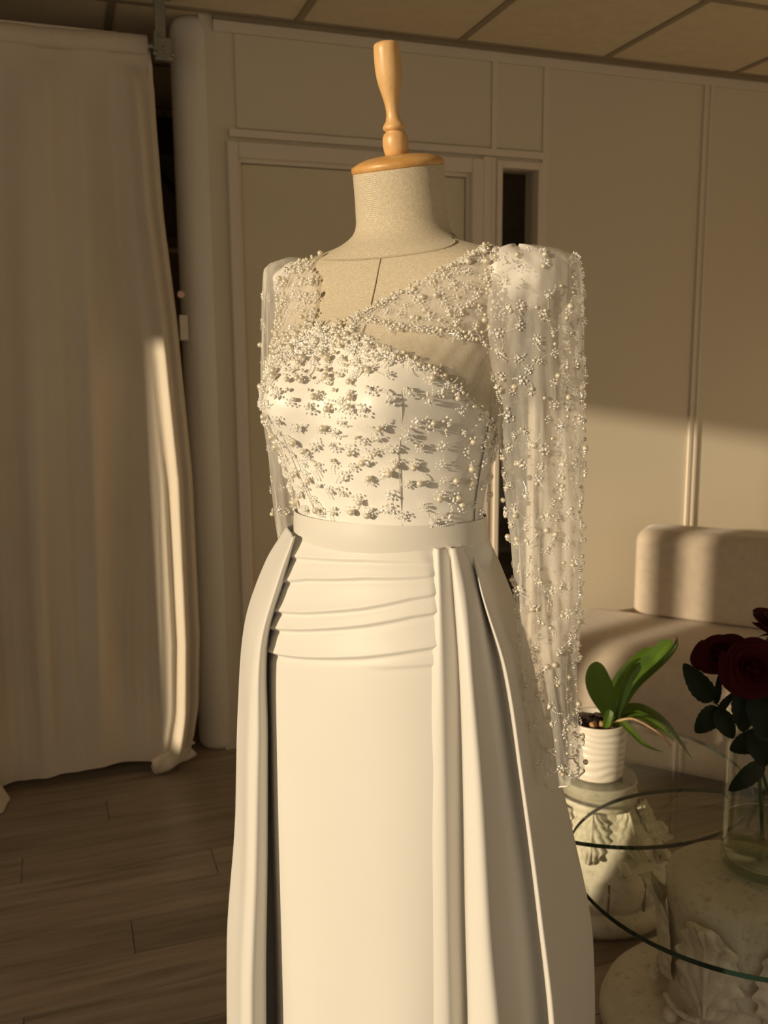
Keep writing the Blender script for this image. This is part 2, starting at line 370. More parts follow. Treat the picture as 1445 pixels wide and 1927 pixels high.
# ------------------------------------------------------------------ curtain
def curtain_mesh(x_l, edge, z_top, z_bot, y0, amp, seed, nu=300, nv=80, hem=0):
    rnd = random.Random(seed); ph = [rnd.uniform(0, 6.28) for _ in range(12)]
    def fn(s, t):
        z = z_top+(z_bot-z_top)*t
        xr = lerp_tab(edge, z); x = x_l+(xr-x_l)*s
        q = (x-x_l)/(1.5); d = sm(0, .10, t)
        xx = x+.10*(t-.5)*math.sin(3.0*q*PI+.6)
        fold = .032*math.sin(xx*13+ph[0]+.9*math.sin(xx*5))+.022*math.sin(xx*34+ph[1]+1.4*t)*(.75+.4*t)+.009*math.sin(xx*67+ph[2]-2.2*t)*(.5+.8*t)
        m1 = .5+.5*math.sin(x*11+ph[5]+2*t)
        fine = (.0030*math.sin(xx*170+ph[3]+3*math.sin(t*4+x*7))*m1+.0020*math.sin(xx*290+ph[4]+6*t+2*math.sin(9*t))*(1-m1))*sm(.30, .75, t)
        e = sm(.975, 1, s); g = xr-x; fr = .060*math.exp(-((g-.062)/.022)**2)+.042*math.exp(-((g-.022)/.010)**2)+.02*math.exp(-((g-.105)/.012)**2)*sm(.3, .7, t); hm = 1-.75*sm(.80, 1, t)
        y = y0-(fold*d*amp*(.75+.4*t)*hm+fine*hm)*(1-.3*e)*(1-.8*sm(.16, .10, g)) + .06*e*e*d - fr*d
        if t < .05: y = y0+.012*math.sin(x*30)*t/.05
        if hem: z += .008*math.sin(x*9+1)*sm(.9, 1, t)
        return x, y, z
    return grid(nu, nv, fn)
ct = empty('curtain', (0, 0, 0)); tag(ct, 'long cream muslin curtain hanging in soft folds from the ceiling rail', 'curtain')
edge = [(.02, .33), (.07, .380), (.2, .405), (.455, .418), (1.02, .416), (1.55, .386), (1.88, .358), (2.25, .345), (2.41, .325)]
obj('drape', curtain_mesh(-1.15, edge, 2.405, .035, 3.10, 1.0, 3, hem=1), M_curtain, ct)
obj('rod_pocket', grid(120, 9, lambda s, t: (-1.15+1.475*s, 3.10+.022*math.cos(2*PI*t)+.002*math.sin(s*90), 2.372+.03*math.sin(2*PI*t)+.004*math.sin(s*14))), M_curtain, ct)
def hembunch(s, t):
    a = 2*PI*t; r = .030*(1-.35*s)+.006*math.sin(a*3+s*9)
    return .235+.135*s+.01*math.sin(a*2), 3.075+.02*s+r*math.cos(a)*1.3, .036+.03*s*s+r*math.sin(a)
obj('gathered_hem', grid(24, 20, hembunch), M_curtain, ct)
obj('button', lathe([(.004, 0), (.011, .003), (.012, .008), (.006, .012)], 14), plain('pink_button', (.72, .50, .40), .5), ct).matrix_local = Matrix.Translation((.392, 3.075, 1.62)) @ Matrix.Rotation(R(80), 4, 'X')
c2 = obj('lining_curtain', curtain_mesh(-1.25, [(0, -.225), (.05, -.25), (.3, -.36), (2.3, -.5)], 2.36, .006, 2.98, .4, 9, 120, 40), M_curtain)
tag(c2, 'second cream curtain layer whose hem drops lower at the floor', 'curtain')
# rail and bracket
rb = empty('curtain_rail', (0, 0, 0)); tag(rb, 'grey metal curtain rail with clamp bracket fixed to the ceiling', 'rail')
obj('rail', tube([(-1.3, 3.10, 2.372), (.2, 3.10, 2.372), (.385, 3.08, 2.372)], .011, 12, 8), M_rod, rb)
obj('bracket_bar', bevbox(.345, .378, 3.05, 3.066, 2.335, 2.511, .002, 1), M_metal, rb, False)
obj('bracket_plate', bevbox(.325, .40, 3.035, 3.082, 2.505, 2.511, .001, 1), M_metal, rb, False)
obj('clamp', join([bevbox(.342, .394, 3.036, 3.06, 2.318, 2.385, .004, 2), bevbox(.338, .350, 3.028, 3.05, 2.34, 2.40, .003, 1)]), M_metal, rb, False)
for x, z in ((.368, 2.352), (.340, 2.335), (.393, 2.335)): obj('screw', xform(lathe([(.006, 0), (.006, .006), (.003, .008)], 10), Matrix.Translation((x, 3.037, z)) @ Matrix.Rotation(R(90), 4, 'X')), M_rod, rb)
# little box on the column
sw = obj('wall_switch', bevbox(.396, .424, 3.168, 3.200, 1.478, 1.562, .003, 2), M_plastic, smooth=False); tag(sw, 'small cream switch box on the rounded column beside the curtain', 'switch')
# bag on hook behind the gap
gb = empty('hanging_bag', (.50, 4.2, 0)); tag(gb, 'dark bag with black straps hanging in the gap behind the curtain', 'bag')
obj('bag_body', bevbox(-.16, .16, -.06, .06, 1.95, 2.42, .03, 3), M_bag, gb)
obj('strap', tube([(-.1, -.07, 2.40), (-.04, -.085, 2.20), (.05, -.09, 2.10), (.12, -.07, 2.13)], .012, 8, 14), M_black, gb)
obj('strap', tube([(-.12, -.07, 2.25), (0, -.09, 2.15), (.12, -.07, 2.05)], .012, 8, 14), M_black, gb)
obj('flap', bevbox(-.162, .162, -.072, -.05, 2.28, 2.425, .008, 2), M_black, gb)
obj('hook', tube([(0, 0, 2.41), (0, .01, 2.46), (0, .2, 2.48), (0, .42, 2.48)], .008, 8, 12), M_rod, gb)
sh = empty('shelf_unit', (0, 0, 0)); tag(sh, 'plain shelf unit under the dark bag in the gap behind the curtain', 'shelf')
obj('side', bevbox(.15, .17, 4.2, 4.6, 0, 1.9, .002, 1), M_door, sh, False); obj('side', bevbox(.66, .68, 4.2, 4.6, 0, 1.9, .002, 1), M_door, sh, False)
for z in (.3, .8, 1.35, 1.88): obj('shelf', bevbox(.17, .66, 4.2, 4.6, z, z+.02, .002, 1), M_door, sh, False)

# ------------------------------------------------------------------ sofa
sf = empty('sofa', (2.07, 2.952, 0), R(-49)); tag(sf, 'low curved beige velvet sofa with loaf-shaped back against the white wall', 'sofa')
def rbox(x0, x1, y0, y1, z0, z1, rxy, rz, n=96, bulge=0):
    cx, cy, hx, hy = (x0+x1)/2, (y0+y1)/2, (x1-x0)/2, (y1-y0)/2
    per = []
    segs = 14
    for qx, qy, a0 in ((1, 1, 0), (-1, 1, 90), (-1, -1, 180), (1, -1, 270)):
        for i in range(segs+1):
            a = R(a0+90*i/segs); per.append(((qx*(hx-rxy), qy*(hy-rxy)), (math.cos(a), math.sin(a))))
    prof = [(rz*(1-math.cos(R(90*(1-k/8)))) if False else rz*(1-math.sin(R(90*k/8))), z0+rz*.35*(1-math.cos(R(90*k/8)))) for k in range(9)]
    prof += [(0, z0+rz*.35+(z1-rz-z0-rz*.35)*k/6) for k in range(1, 7)]
    prof += [(rz*(1-math.cos(R(90*k/10))), z1-rz+rz*math.sin(R(90*k/10))) for k in range(1, 11)]
    V, F = [], []; n = len(per)
    for ins, z in prof:
        for (kx, ky), (dx, dy) in per:
            r = max(rxy-ins, .001); V.append((cx+kx+dx*r, cy+ky+dy*r, z))
    for j in range(len(prof)-1):
        for i in range(n):
            k = (i+1) % n; F.append((j*n+i, j*n+k, (j+1)*n+k, (j+1)*n+i))
    F.append(tuple(reversed(range(n)))); F.append(tuple(range((len(prof)-1)*n, len(prof)*n)))
    return V, F
obj('seat', rbox(-.33, 1.65, -.58, .11, .03, .435, .24, .17), M_sofa, sf)
obj('backrest', rbox(0, 1.5, -.06, .17, .430, .765, .085, .055), M_sofa, sf)
obj('plinth', rbox(-.25, 1.5, -.40, .08, 0, .06, .1, .01), M_black, sf)

# ------------------------------------------------------------------ stone pedestal tables
def disc(name, r, z1, th, parent, c):
    prof = [(r-.0015, z1-th), (r, z1-th+.0015), (r, z1-.0015), (r-.0015, z1)]
    v, f = lathe(prof, 96, c[0], c[1]); mi = [1]*(3*96)+[0, 0]
    o = obj(name, (v, f), parent=parent, smooth=False, mats=[M_glass, M_edge], mi=mi); return o
def acanthus(h, wd, up=True, tip=.03):
    # a ribbed leaf in the x-z plane bulging towards -y, root at z=0
    def fn(s, t):
        u = 2*s-1; wv = wd*(math.sin(PI*min(t*.93+.07, 1))**.55)*(1+.10*math.cos(t*34))
        rib = .0042*abs(math.sin(abs(u)*6.5-t*9))*sm(0, .12, abs(u))+.007*math.exp(-(u/.07)**2)
        curl = tip*sm(.62, 1, t)**1.5
        y = -.014*(1-u*u)-rib-curl+.006*u*u
        z = h*t if t < .9 else h*(.9+.1*math.sin((t-.9)*10*PI/2))-.012*((t-.9)*10)**2
        return u*wv, y, z-.010*abs(u)*math.sin(t*3)
    return grid(33, 40, fn)
def place_ring(vf, n, rad, z, root, a0=0, down=False, name='acanthus_leaf', tilt=0, mat=None):
    me = None
    for k in range(n):
        a = a0+2*PI*k/n
        if me is None:
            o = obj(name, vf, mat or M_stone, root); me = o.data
        else: o = link(name, me, root)
        m = Matrix.Translation((rad*math.sin(a), -rad*math.cos(a), z)) @ Matrix.Rotation(a, 4, 'Z') @ Matrix.Rotation(tilt, 4, 'X')
        if down: m = m @ Matrix.Rotation(PI, 4, 'Y')
        o.matrix_local = m
RC, FC = (1.254, 1.915), (1.255, 1.379)
t1 = empty('coffee_table', (*RC, 0)); tag(t1, 'round glass coffee table on a carved plaster pedestal, under the orchid pot', 'table', 'pair of glass coffee tables')
def lobes(a, z): return 1+(.055*abs(math.cos(6*a+.3))-.03)*sm(.045, .07, z)*(1-sm(.14, .165, z))
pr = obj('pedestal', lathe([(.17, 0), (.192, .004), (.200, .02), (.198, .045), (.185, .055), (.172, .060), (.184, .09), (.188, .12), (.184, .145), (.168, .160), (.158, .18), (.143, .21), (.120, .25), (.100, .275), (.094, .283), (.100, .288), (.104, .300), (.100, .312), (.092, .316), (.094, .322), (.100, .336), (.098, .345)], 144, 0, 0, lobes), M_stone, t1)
place_ring(acanthus(.125, .042, tip=.028), 8, .104, .285, t1, R(-37), down=True, tilt=R(-27))
def scroll():
    p = []
    for i in range(34):
        a = i/33*4.6*PI/2; r = .020*(1-i/40); p.append((0, -.004-r*math.cos(a)*.8, r*math.sin(a)))
    return tube(p, lambda t: .0085*(1-.4*t), 8, 40)
place_ring(join([scroll(), xform(scroll(), Matrix.Translation((.010, 0, 0)))]), 8, .172, .172, t1, R(-12), name='volute')
for k in range(12):
    a = R(8+30*k); obj('groove', xform(box(-.0025, .0025, -.0035, .003, .062, .145), Matrix.Rotation(a, 4, 'Z') @ Matrix.Translation((0, -.183, 0))), M_groove, t1, False)
disc('glass_top', .375, .355, .010, t1, (0, 0))
t2 = empty('coffee_table', (*FC, 0)); tag(t2, 'round glass coffee table on a wide plaster slab base, under the rose vase', 'table', 'pair of glass coffee tables')
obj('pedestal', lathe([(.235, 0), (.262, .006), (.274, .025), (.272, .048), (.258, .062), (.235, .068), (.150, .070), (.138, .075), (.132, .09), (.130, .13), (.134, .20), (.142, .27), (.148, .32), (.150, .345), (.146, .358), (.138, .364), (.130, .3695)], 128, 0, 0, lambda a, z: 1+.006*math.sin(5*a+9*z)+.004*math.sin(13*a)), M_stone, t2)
place_ring(acanthus(.225, .066, tip=.030), 6, .134, .125, t2, R(-64), tilt=R(5))
def buds():
    ps = []
    for dx in (-.022, .022): ps.append(xform(lathe([(.002, 0), (.012, .003), (.017, .012), (.012, .022), (.004, .026)], 16), Matrix.Translation((dx, 0, 0)) @ Matrix.Rotation(R(90), 4, 'X')))
    ps.append(tube([(-.045, -.004, .03), (-.02, -.012, .024), (.02, -.012, .024), (.045, -.004, .03)], .006, 8, 12)); return join(ps)
place_ring(buds(), 6, .150, .090, t2, R(-22), name='carved_bud')
disc('glass_top', .351, .381, .010, t2, (0, 0))

# ------------------------------------------------------------------ orchid
oc = empty('potted_orchid', (1.242, 1.905, .3552)); tag(oc, 'green orchid without flowers in a rippled cream ceramic pot', 'plant')
def ripple(a, z): return 1+.018*math.sin(z*330+2.2*math.sin(a*2+z*40)+.8*math.sin(a*5))*sm(.004, .02, z)*(1-sm(.132, .14, z))
pp = [(.058, 0), (.066, .003)]+[(.067+.008*k/40, .005+.137*k/40) for k in range(41)]+[(.076, .145), (.074, .1475), (.070, .1465), (.068, .135), (.066, .12)]
obj('pot', lathe(pp, 96, 0, 0, ripple), M_pot, oc)
bk = obj('bark', join([lathe([(.0655, .118), (.066, .128), (.04, .134)], 32)]+[xform(bevbox(-.008, .008, -.005, .005, -.004, .004, .002, 1), Matrix.Translation((random.uniform(-.048, .048), random.uniform(-.048, .048), .136)) @ Matrix.Rotation(random.uniform(0, 6), 4, 'Z') @ Matrix.Rotation(random.uniform(-.8, .8), 4, 'X')) for _ in range(60)]), M_bark, oc, False); bk['kind'] = 'stuff'
for x, y in ((-.005, -.035), (.012, -.045), (.030, -.040), (-.03, -.03), (.045, -.03)):
    obj('bark_chip', xform(bevbox(-.010, .010, -.006, .006, -.007, .009, .003, 1), Matrix.Translation((x, y, .144)) @ Matrix.Rotation(x*90, 4, 'Z') @ Matrix.Rotation(.5, 4, 'X')), M_chip, oc, False)
def strap_leaf(pts, wmax, nrm, fold=.25, shape=lambda t: math.sin(PI*min(1, .12+.88*t)**.8)**.6, root=oc, mat=M_leaf, name='leaf', nu=9, nv=26):
    o = Vector(root.location); P = [Vector(p)-o for p in pts]; nrm = Vector(nrm).normalized()
    def fn(s, t):
        u = 2*s-1; p = Vector(catmull(P, t)); d = Vector(catmull(P, min(1, t+.02)))-Vector(catmull(P, max(0, t-.02))); d.normalize()
        a = d.cross(nrm).normalized(); nn = a.cross(d); ww = wmax*shape(t)
        return p+a*u*ww+nn*(fold*abs(u)*ww)
    return obj(name, grid(nu, nv, fn), mat, root)
TOC = Vector((-.50, -.84, .2)); UPV = Vector((-.3, -.45, .85))
blunt = lambda t: (.35+.65*sm(0, .55, t))*(1-.9*sm(.86, 1, t)**2)
taper = lambda t: (.55+.45*sm(0, .3, t))*(1-sm(.45, 1.05, t)**1.3)+.02
oval = lambda t: .22+.78*math.sin(PI*min(1, t*1.02)**1.3)**.75 if t < .97 else .32*(1-(t-.97)/.03*.7)
strap_leaf([(1.259, 1.865, .505), (1.237, 1.861, .560), (1.206, 1.853, .625), (1.196, 1.847, .676)], .032, TOC, .10, oval, mat=M_leafd)
strap_leaf([(1.262, 1.875, .505), (1.280, 1.889, .56), (1.296, 1.900, .592), (1.343, 1.904, .634), (1.396, 1.890, .676)], .0165, TOC, .35, blunt)
strap_leaf([(1.262, 1.857, .505), (1.290, 1.857, .575), (1.310, 1.857, .617), (1.367, 1.850, .664), (1.412, 1.844, .708)], .019, TOC+Vector((0, 0, .5)), .45, blunt)
strap_leaf([(1.252, 1.845, .50), (1.256, 1.825, .57), (1.262, 1.804, .637), (1.276, 1.782, .685)], .011, TOC, .5, blunt, mat=M_leafd)
strap_leaf([(1.258, 1.850, .505), (1.278, 1.835, .565), (1.301, 1.823, .61), (1.363, 1.815, .662), (1.391, 1.807, .697), (1.396, 1.805, .722), (1.384, 1.801, .737)], .0085, UPV, .5, taper, mat=M_leafd)
strap_leaf([(1.255, 1.860, .505), (1.285, 1.856, .530), (1.335, 1.851, .530), (1.396, 1.828, .489), (1.452, 1.796, .405)], .0165, UPV, .35, taper, mat=M_leafd)
strap_leaf([(1.252, 1.852, .505), (1.28, 1.845, .524), (1.32, 1.834, .523), (1.368, 1.811, .491), (1.400, 1.797, .458)], .013, UPV, .35, taper)
strap_leaf([(1.240, 1.845, .508), (1.255, 1.830, .522), (1.268, 1.800, .505), (1.295, 1.780, .474), (1.331, 1.752, .460)], .0085, UPV, .4, taper)
strap_leaf([(1.228, 1.85, .500), (1.226, 1.838, .520), (1.232, 1.836, .552)], .010, TOC, .5, blunt)
obj('dried_stem', tube([Vector(p)-oc.location for p in ((1.245, 1.840, .515), (1.270, 1.818, .530), (1.292, 1.805, .527), (1.337, 1.784, .498), (1.369, 1.773, .462))], lambda t: .0034-.0018*t, 8, 20), M_dry, oc)

# ------------------------------------------------------------------ vase and roses
VC = (1.302, 1.370)
vs = empty('glass_vase', (*VC, .3813)); tag(vs, 'tall clear glass cylinder vase with shallow water, holding roses', 'vase')
obj('glass', lathe([(.078, 0), (.086, .003), (.088, .010), (.088, .36), (.0865, .364), (.085, .36), (.085, .030), (.078, .020), (.0, .017)], 64, cap=False), M_vase, vs)
obj('base_glass', lathe([(.001, .0005), (.079, .0005), (.0845, .006), (.0835, .024), (.075, .0165), (.001, .0145)], 64, cap=False), m_glass('thick_glass', (.84, .88, .82), 1.52), vs)
obj('water', lathe([(.001, .021), (.077, .0225), (.0842, .032), (.0842, .092), (.080, .0905), (.001, .090)], 48, cap=False), M_water, vs)
def petal_mesh(k, n):
    t = k/(n-1); r0 = .004+.030*t**.9; hgt = .040-.010*t; spread = .15+1.05*t**1.6; wid = .014+.017*t
    def fn(s, q):
        u = 2*s-1; ang = u*(1.25-.45*t); inn = 1-sm(.1, .5, t); rr = r0*((.35+.65*q)*(1-inn)+(1.0-.55*q)*inn)+.011*spread*q*q*(1-inn)
        lip = .007*t*sm(.7, 1, q); z = hgt*(q-.45*spread*q*q*.6*(1-inn))*(1-.12*u*u*q)-lip*.7
        rr += lip+.0012*math.sin(5*u+k)
        return rr*math.cos(ang), rr*math.sin(ang), z
    return grid(9, 8, fn)
def bloom(n=26):
    ps = []
    for k in range(n): ps.append(xform(petal_mesh(k, n), Matrix.Rotation(2.4*k, 4, 'Z')))
    ps.append(lathe([(.004, -.004), (.016, .004), (.017, .014), (.012, .026), (.006, .033), (.002, .035)], 20, dr=lambda a, z: 1+.12*math.sin(3*a+z*160)))
    return join(ps)
bl = bloom(); sep = join([xform(grid(5, 7, lambda s, t: ((2*s-1)*.005*(1-t), .008+.028*t, -.004-.006*t*t)), Matrix.Rotation(k*2*PI/5, 4, 'Z')) for k in range(5)])
def rleaf(root, base, tip, wd, nrm, name='leaf'):
    b, t = Vector(base), Vector(tip); L = (t-b); mid = b+L*.5+Vector(nrm).normalized()*L.length*.08
    return strap_leaf([b, mid, t], wd, nrm, .22, lambda q: (math.sin(PI*min(1, q**.75)))**.85*(1+.05*math.cos(q*50))+.012, root, M_rleaf, name, 7, 22)
def rose(head, nrm, foot, label, scale=1.0, bend=(0, 0)):
    h = Vector(head); d = Vector(nrm).normalized()
    rt = empty('rose', tuple(h)); tag(rt, label, 'flower', 'dark red roses in the vase')
    m = d.to_track_quat('Z', 'Y').to_matrix().to_4x4() @ Matrix.Scale(scale, 4)
    obj('bloom', xform(bl, m @ Matrix.Translation((0, 0, -.018))), M_rose, rt); obj('sepals', xform(sep, m @ Matrix.Translation((0, 0, -.020))), M_rleaf, rt)
    f = Vector(foot)-h; a = -d*.022*scale
    obj('stem', tube([a, a-d*.05, f*.5+Vector((bend[0], bend[1], 0)), f], .0040, 8, 26), M_stem, rt); return rt
V3 = Vector((VC[0], VC[1], 0))
r1 = rose((1.206, 1.42, .826), (-.55, -.25, .95), (1.345, 1.352, .41), 'dark red rose leaning out left, bloom seen half side-on', 1.12)
r2 = rose((1.208, 1.335, .822), (-.62, -.72, .42), (1.33, 1.41, .41), 'dark red rose facing forward with open spiral centre', 1.15)
r3 = rose((1.308, 1.378, .888), (.1, -.35, .9), (1.29, 1.33, .41), 'dark red rose standing highest, cut by the photo edge', 1.1)
N0 = Vector((-.6, -.78, .15))
obj('twig', tube([Vector(p)-r1.location for p in ((1.238, 1.397, .69), (1.21, 1.40, .712), (1.184, 1.41, .732))], .0018, 6, 10), M_stem, r1)
rleaf(r1, (1.182, 1.410, .733), (1.137, 1.446, .806), .0225, N0); rleaf(r1, (1.192, 1.404, .722), (1.153, 1.420, .668), .021, N0)
rleaf(r1, (1.194, 1.413, .725), (1.204, 1.419, .790), .007, N0); rleaf(r1, (1.184, 1.396, .722), (1.203, 1.37, .668), .019, N0)
rleaf(r1, (1.185, 1.395, .712), (1.206, 1.372, .765), .0085, Vector((-.9, -.3, .2))); rleaf(r1, (1.24, 1.376, .72), (1.215, 1.389, .755), .009, N0)
rleaf(r2, (1.245, 1.345, .672), (1.197, 1.371, .645), .021, N0+Vector((0, 0, .4))); rleaf(r2, (1.252, 1.340, .625), (1.199, 1.370, .560), .018, N0)
rleaf(r2, (1.213, 1.357, .775), (1.205, 1.348, .69), .024, N0); rleaf(r2, (1.225, 1.337, .775), (1.222, 1.307, .69), .026, N0)
rleaf(r2, (1.24, 1.32, .76), (1.252, 1.292, .70), .024, N0); rleaf(r2, (1.225, 1.34, .70), (1.230, 1.312, .63), .022, N0)
rleaf(r3, (1.30, 1.35, .72), (1.262, 1.318, .66), .024, N0); rleaf(r3, (1.30, 1.35, .66), (1.258, 1.316, .60), .022, N0)
for rr_ in (r3,):
    rleaf(rr_, (1.30, 1.36, .80), (1.255, 1.315, .76), .024, N0)

# ================================================================== DRESS FORM AND GOWN
ORG = (.4689, 1.2446, 0); AZ = R(20.644)
YAW=math.radians(30)
# z, lateral half, front half, back half, centre forward, exponent
SEC=[(0.60,.172,.128,.125,.030,2.0),(0.90,.182,.132,.130,.032,2.0),(1.00,.176,.126,.126,.036,2.0),(1.08,.159,.114,.116,.040,2.0),(1.155,.139,.101,.101,.043,2.0),
(1.20,.138,.102,.100,.045,2.0),(1.26,.149,.115,.107,.048,2.05),(1.32,.162,.126,.115,.046,2.1),(1.37,.169,.126,.118,.040,2.15),
(1.42,.173,.117,.116,.030,2.2),(1.475,.179,.100,.108,.020,2.2),(1.515,.186,.088,.098,.013,2.2),(1.537,.172,.080,.088,.008,2.1),(1.552,.128,.074,.080,.004,2.0),
(1.564,.090,.068,.072,.001,2.0),(1.580,.0685,.0635,.065,-.001,2.0),(1.61,.0635,.061,.060,.003,2.0),(1.662,.0625,.061,.060,.010,2.0)]
def cr(t,p0,p1,p2,p3,t0,t1,t2,t3):
    m1=(p2-p0)/(t2-t0); m2=(p3-p1)/(t3-t1); h=t2-t1; s=(t-t1)/h
    return (2*s**3-3*s*s+1)*p1+(s**3-2*s*s+s)*h*m1+(-2*s**3+3*s*s)*p2+(s**3-s*s)*h*m2
def interp(tab,z):
    n=len(tab); z=min(max(z,tab[0][0]),tab[-1][0])
    i=0
    while i<n-2 and z>tab[i+1][0]: i+=1
    a,b=tab[i],tab[i+1]; p=tab[i-1] if i>0 else None; q=tab[i+2] if i+2<n else None
    o=[]
    for k in range(1,len(a)):
        p0=p[k] if p else a[k]-(b[k]-a[k]); t0=p[0] if p else a[0]-(b[0]-a[0])
        p3=q[k] if q else b[k]+(b[k]-a[k]); t3=q[0] if q else b[0]+(b[0]-a[0])
        o.append(cr(z,p0,a[k],b[k],p3,t0,a[0],b[0],t3))
    return o
def body_lf(phi,z,off=0.0):
    a,bf,bb,cf,n=interp(SEC,z)
    c,s=math.cos(phi),math.sin(phi)
    k=(abs(c)**n+abs(s)**n)**(-1/n)
    l=(a+off)*c*k; f=((bf if s>0 else bb)+off)*s*k
    if s>0:
        bz=z-1.352
        w=math.exp(-(bz/(.064 if bz>0 else .056))**2)
        b=sum(math.exp(-((l-m)/.064)**2) for m in(-.080,.080))
        v=.046*w*b*min(1,s*2.2)
        f+=v; l*=1+.10*w*s*0
    return l,f+cf
def lf_uw(l,f):
    return l*math.cos(YAW)-f*math.sin(YAW), -l*math.sin(YAW)-f*math.cos(YAW)
def body(phi,z,off=0.0):
    u,w=lf_uw(*body_lf(phi,z,off)); return u,w,z

TAU = R(11.0)
FD = Vector((-math.sin(YAW), -math.cos(YAW), 0))
def neck_shear(l, f, z):
    k = sm(1.575, 1.655, z); return z-math.tan(TAU)*(f-.01)*k
df = empty('dress_form', ORG, -AZ); tag(df, 'linen covered tailor dress form with turned wooden neck handle wearing the gown', 'mannequin')
def torso_fn(z0, z1, off=0, zf=None):
    def fn(s, t):
        p = 2*PI*s; zz = z0(p)+(z1(p)-z0(p))*t
        l, f = body_lf(p, zz, off); u, w_ = lf_uw(l, f); return u, w_, neck_shear(l, f, zz)
    return fn
seam = lambda p: 1.574-(.038*math.sin(p) if math.sin(p) > 0 else -.004*math.sin(p))
obj('torso', grid(160, 150, torso_fn(lambda p: 1.12, lambda p: seam(p)+.001), True), M_linen, df)
obj('neck', grid(120, 40, torso_fn(lambda p: seam(p), lambda p: 1.662, .0012), True), M_linen, df)
# seam lines
def on_body(pts, off): return [Vector(body(R(a), z, off)) for a, z in pts]
M_seam = plain('seam_thread', (.20, .155, .10), .9)  # plain dark brown for the front seam line
obj('front_seam', tube(on_body([(84, 1.536), (83.5, 1.51), (83, 1.485), (82.5, 1.45), (82, 1.40), (82, 1.3)], .0004), .0009, 6, 40), M_seam, df)
obj('neck_seam', tube([Vector((*lf_uw(*body_lf(p, seam(p), .0012)), seam(p))) for p in [R(a) for a in range(22, 200, 5)]], .0011, 6, 120), plain('neck_piping', (.42, .35, .25), .85), df)
# wooden cap and handle
capm = Matrix.Translation((*lf_uw(0, .012), 1.664)) @ (FD*math.sin(TAU)+Vector((0, 0, math.cos(TAU)))).to_track_quat('Z', 'Y').to_matrix().to_4x4()
obj('neck_cap', xform(lathe([(.058, -.004), (.0622, -.003), (.0640, -.001), (.0644, .0035), (.0632, .006), (.055, .0105), (.042, .0145), (.026, .0165), (.012, .017)], 96), capm), M_cap, df)
hp = [(.0125, .014), (.0150, .0165), (.0168, .023), (.0176, .031), (.0170, .039), (.0148, .0445), (.0118, .0463), (.0118, .0475), (.0135, .0485), (.0153, .0512), (.0150, .0540), (.0128, .0570), (.0104, .0605), (.0090, .066), (.0086, .072), (.0092, .079), (.0108, .0875), (.0130, .096), (.0154, .105), (.0170, .114), (.0178, .124), (.0178, .136), (.0174, .147), (.0168, .1535), (.0150, .1560), (.0100, .1580), (.004, .1588)]
obj('handle', xform(lathe(hp, 48), capm), M_wood, df)
obj('stand_pole', lathe([(.016, .02), (.016, 1.13)], 20), M_pole, df); obj('stand_base', lathe([(.17, 0), (.175, .006), (.16, .018), (.03, .028), (.02, .05)], 40), M_pole, df)
obj('torso_base', grid(60, 4, lambda s, t: (*lf_uw(*[c*(1-t)+d*t for c, d in zip(body_lf(2*PI*s, 1.12), (0, .03))]), 1.12), True), M_wood, df)

gw = empty('wedding_gown', ORG, -AZ); tag(gw, 'white long sleeved wedding gown with pearl beaded bodice and draped satin overskirt', 'dress')
def patch(p0, p1, lo, hi, off, nu, nv, puff=None):
    def fn(s, t):
        p = p0+(p1-p0)*s; z = lo(p)+(hi(p)-lo(p))*t
        o = off if puff is None else off+puff(p, z, s, t)
        return body(R(p), z, o)
    return grid(nu, nv, fn)
# ---- satin bodice
SAT = [(-60, 1.26), (-30, 1.27), (-8, 1.296), (6, 1.324), (23, 1.352), (36, 1.376), (50, 1.400), (60, 1.412), (77, 1.428), (86, 1.440), (94, 1.448), (105, 1.449), (116, 1.444), (124, 1.434), (137, 1.412), (150, 1.385), (165, 1.34), (185, 1.30), (300, 1.26)]
sat = lambda p: lerp_tab(SAT, p)
def sat_s(p): return (sat(p-5)+sat(p)*2+sat(p+5))/4
obj('bodice', patch(-60, 300, lambda p: 1.165, sat_s, .0035, 240, 60), M_bodice, gw)
for ps in ([(57, 1.397), (53, 1.36), (52, 1.336), (55, 1.30), (57, 1.284), (58, 1.21), (58, 1.185)], [(118, 1.43), (122, 1.36), (120, 1.30), (115, 1.2)]):
    obj('princess_seam', tube([Vector(body(R(a), z, .0036)) for a, z in ps], .0007, 6, 40), plain('seam_satin', (.55, .50, .43), .7), gw)
# side zip strip under the arm
def side_strip(s, t): return body(R(-6+14*s-(1-t)*2), 1.185+.135*t, .0062)
obj('side_tape', grid(8, 24, side_strip), M_satin, gw)
# ---- beaded tulle over the bodice and left strap
def gather(p, z, s, t):
    k = sm(1.38, 1.44, z)*math.exp(-((p-106)/22)**2)
    return .0028*k*math.sin((p-106)*(.55+8*(z-1.36)))
ov = obj('bodice_overlay', patch(-20, 205, lambda p: 1.186, lambda p: sat_s(p)+.004, .0068, 200, 60, lambda p, z, s, t: gather(p, z, s, t)+.0012*math.sin(p*.35+z*20)), M_over, gw)
STR_LO = [(109, 1.447), (116, 1.442), (124, 1.430), (137, 1.408), (150, 1.38), (165, 1.36)]
STR_HI = [(109, 1.452), (110.5, 1.488), (111.5, 1.516), (120, 1.532), (128, 1.5515), (140, 1.5500), (152, 1.546), (165, 1.535)]
st = obj('shoulder_strap', patch(109, 165, lambda p: lerp_tab(STR_LO, p), lambda p: lerp_tab(STR_HI, p), .0066, 60, 40), M_strap, gw)
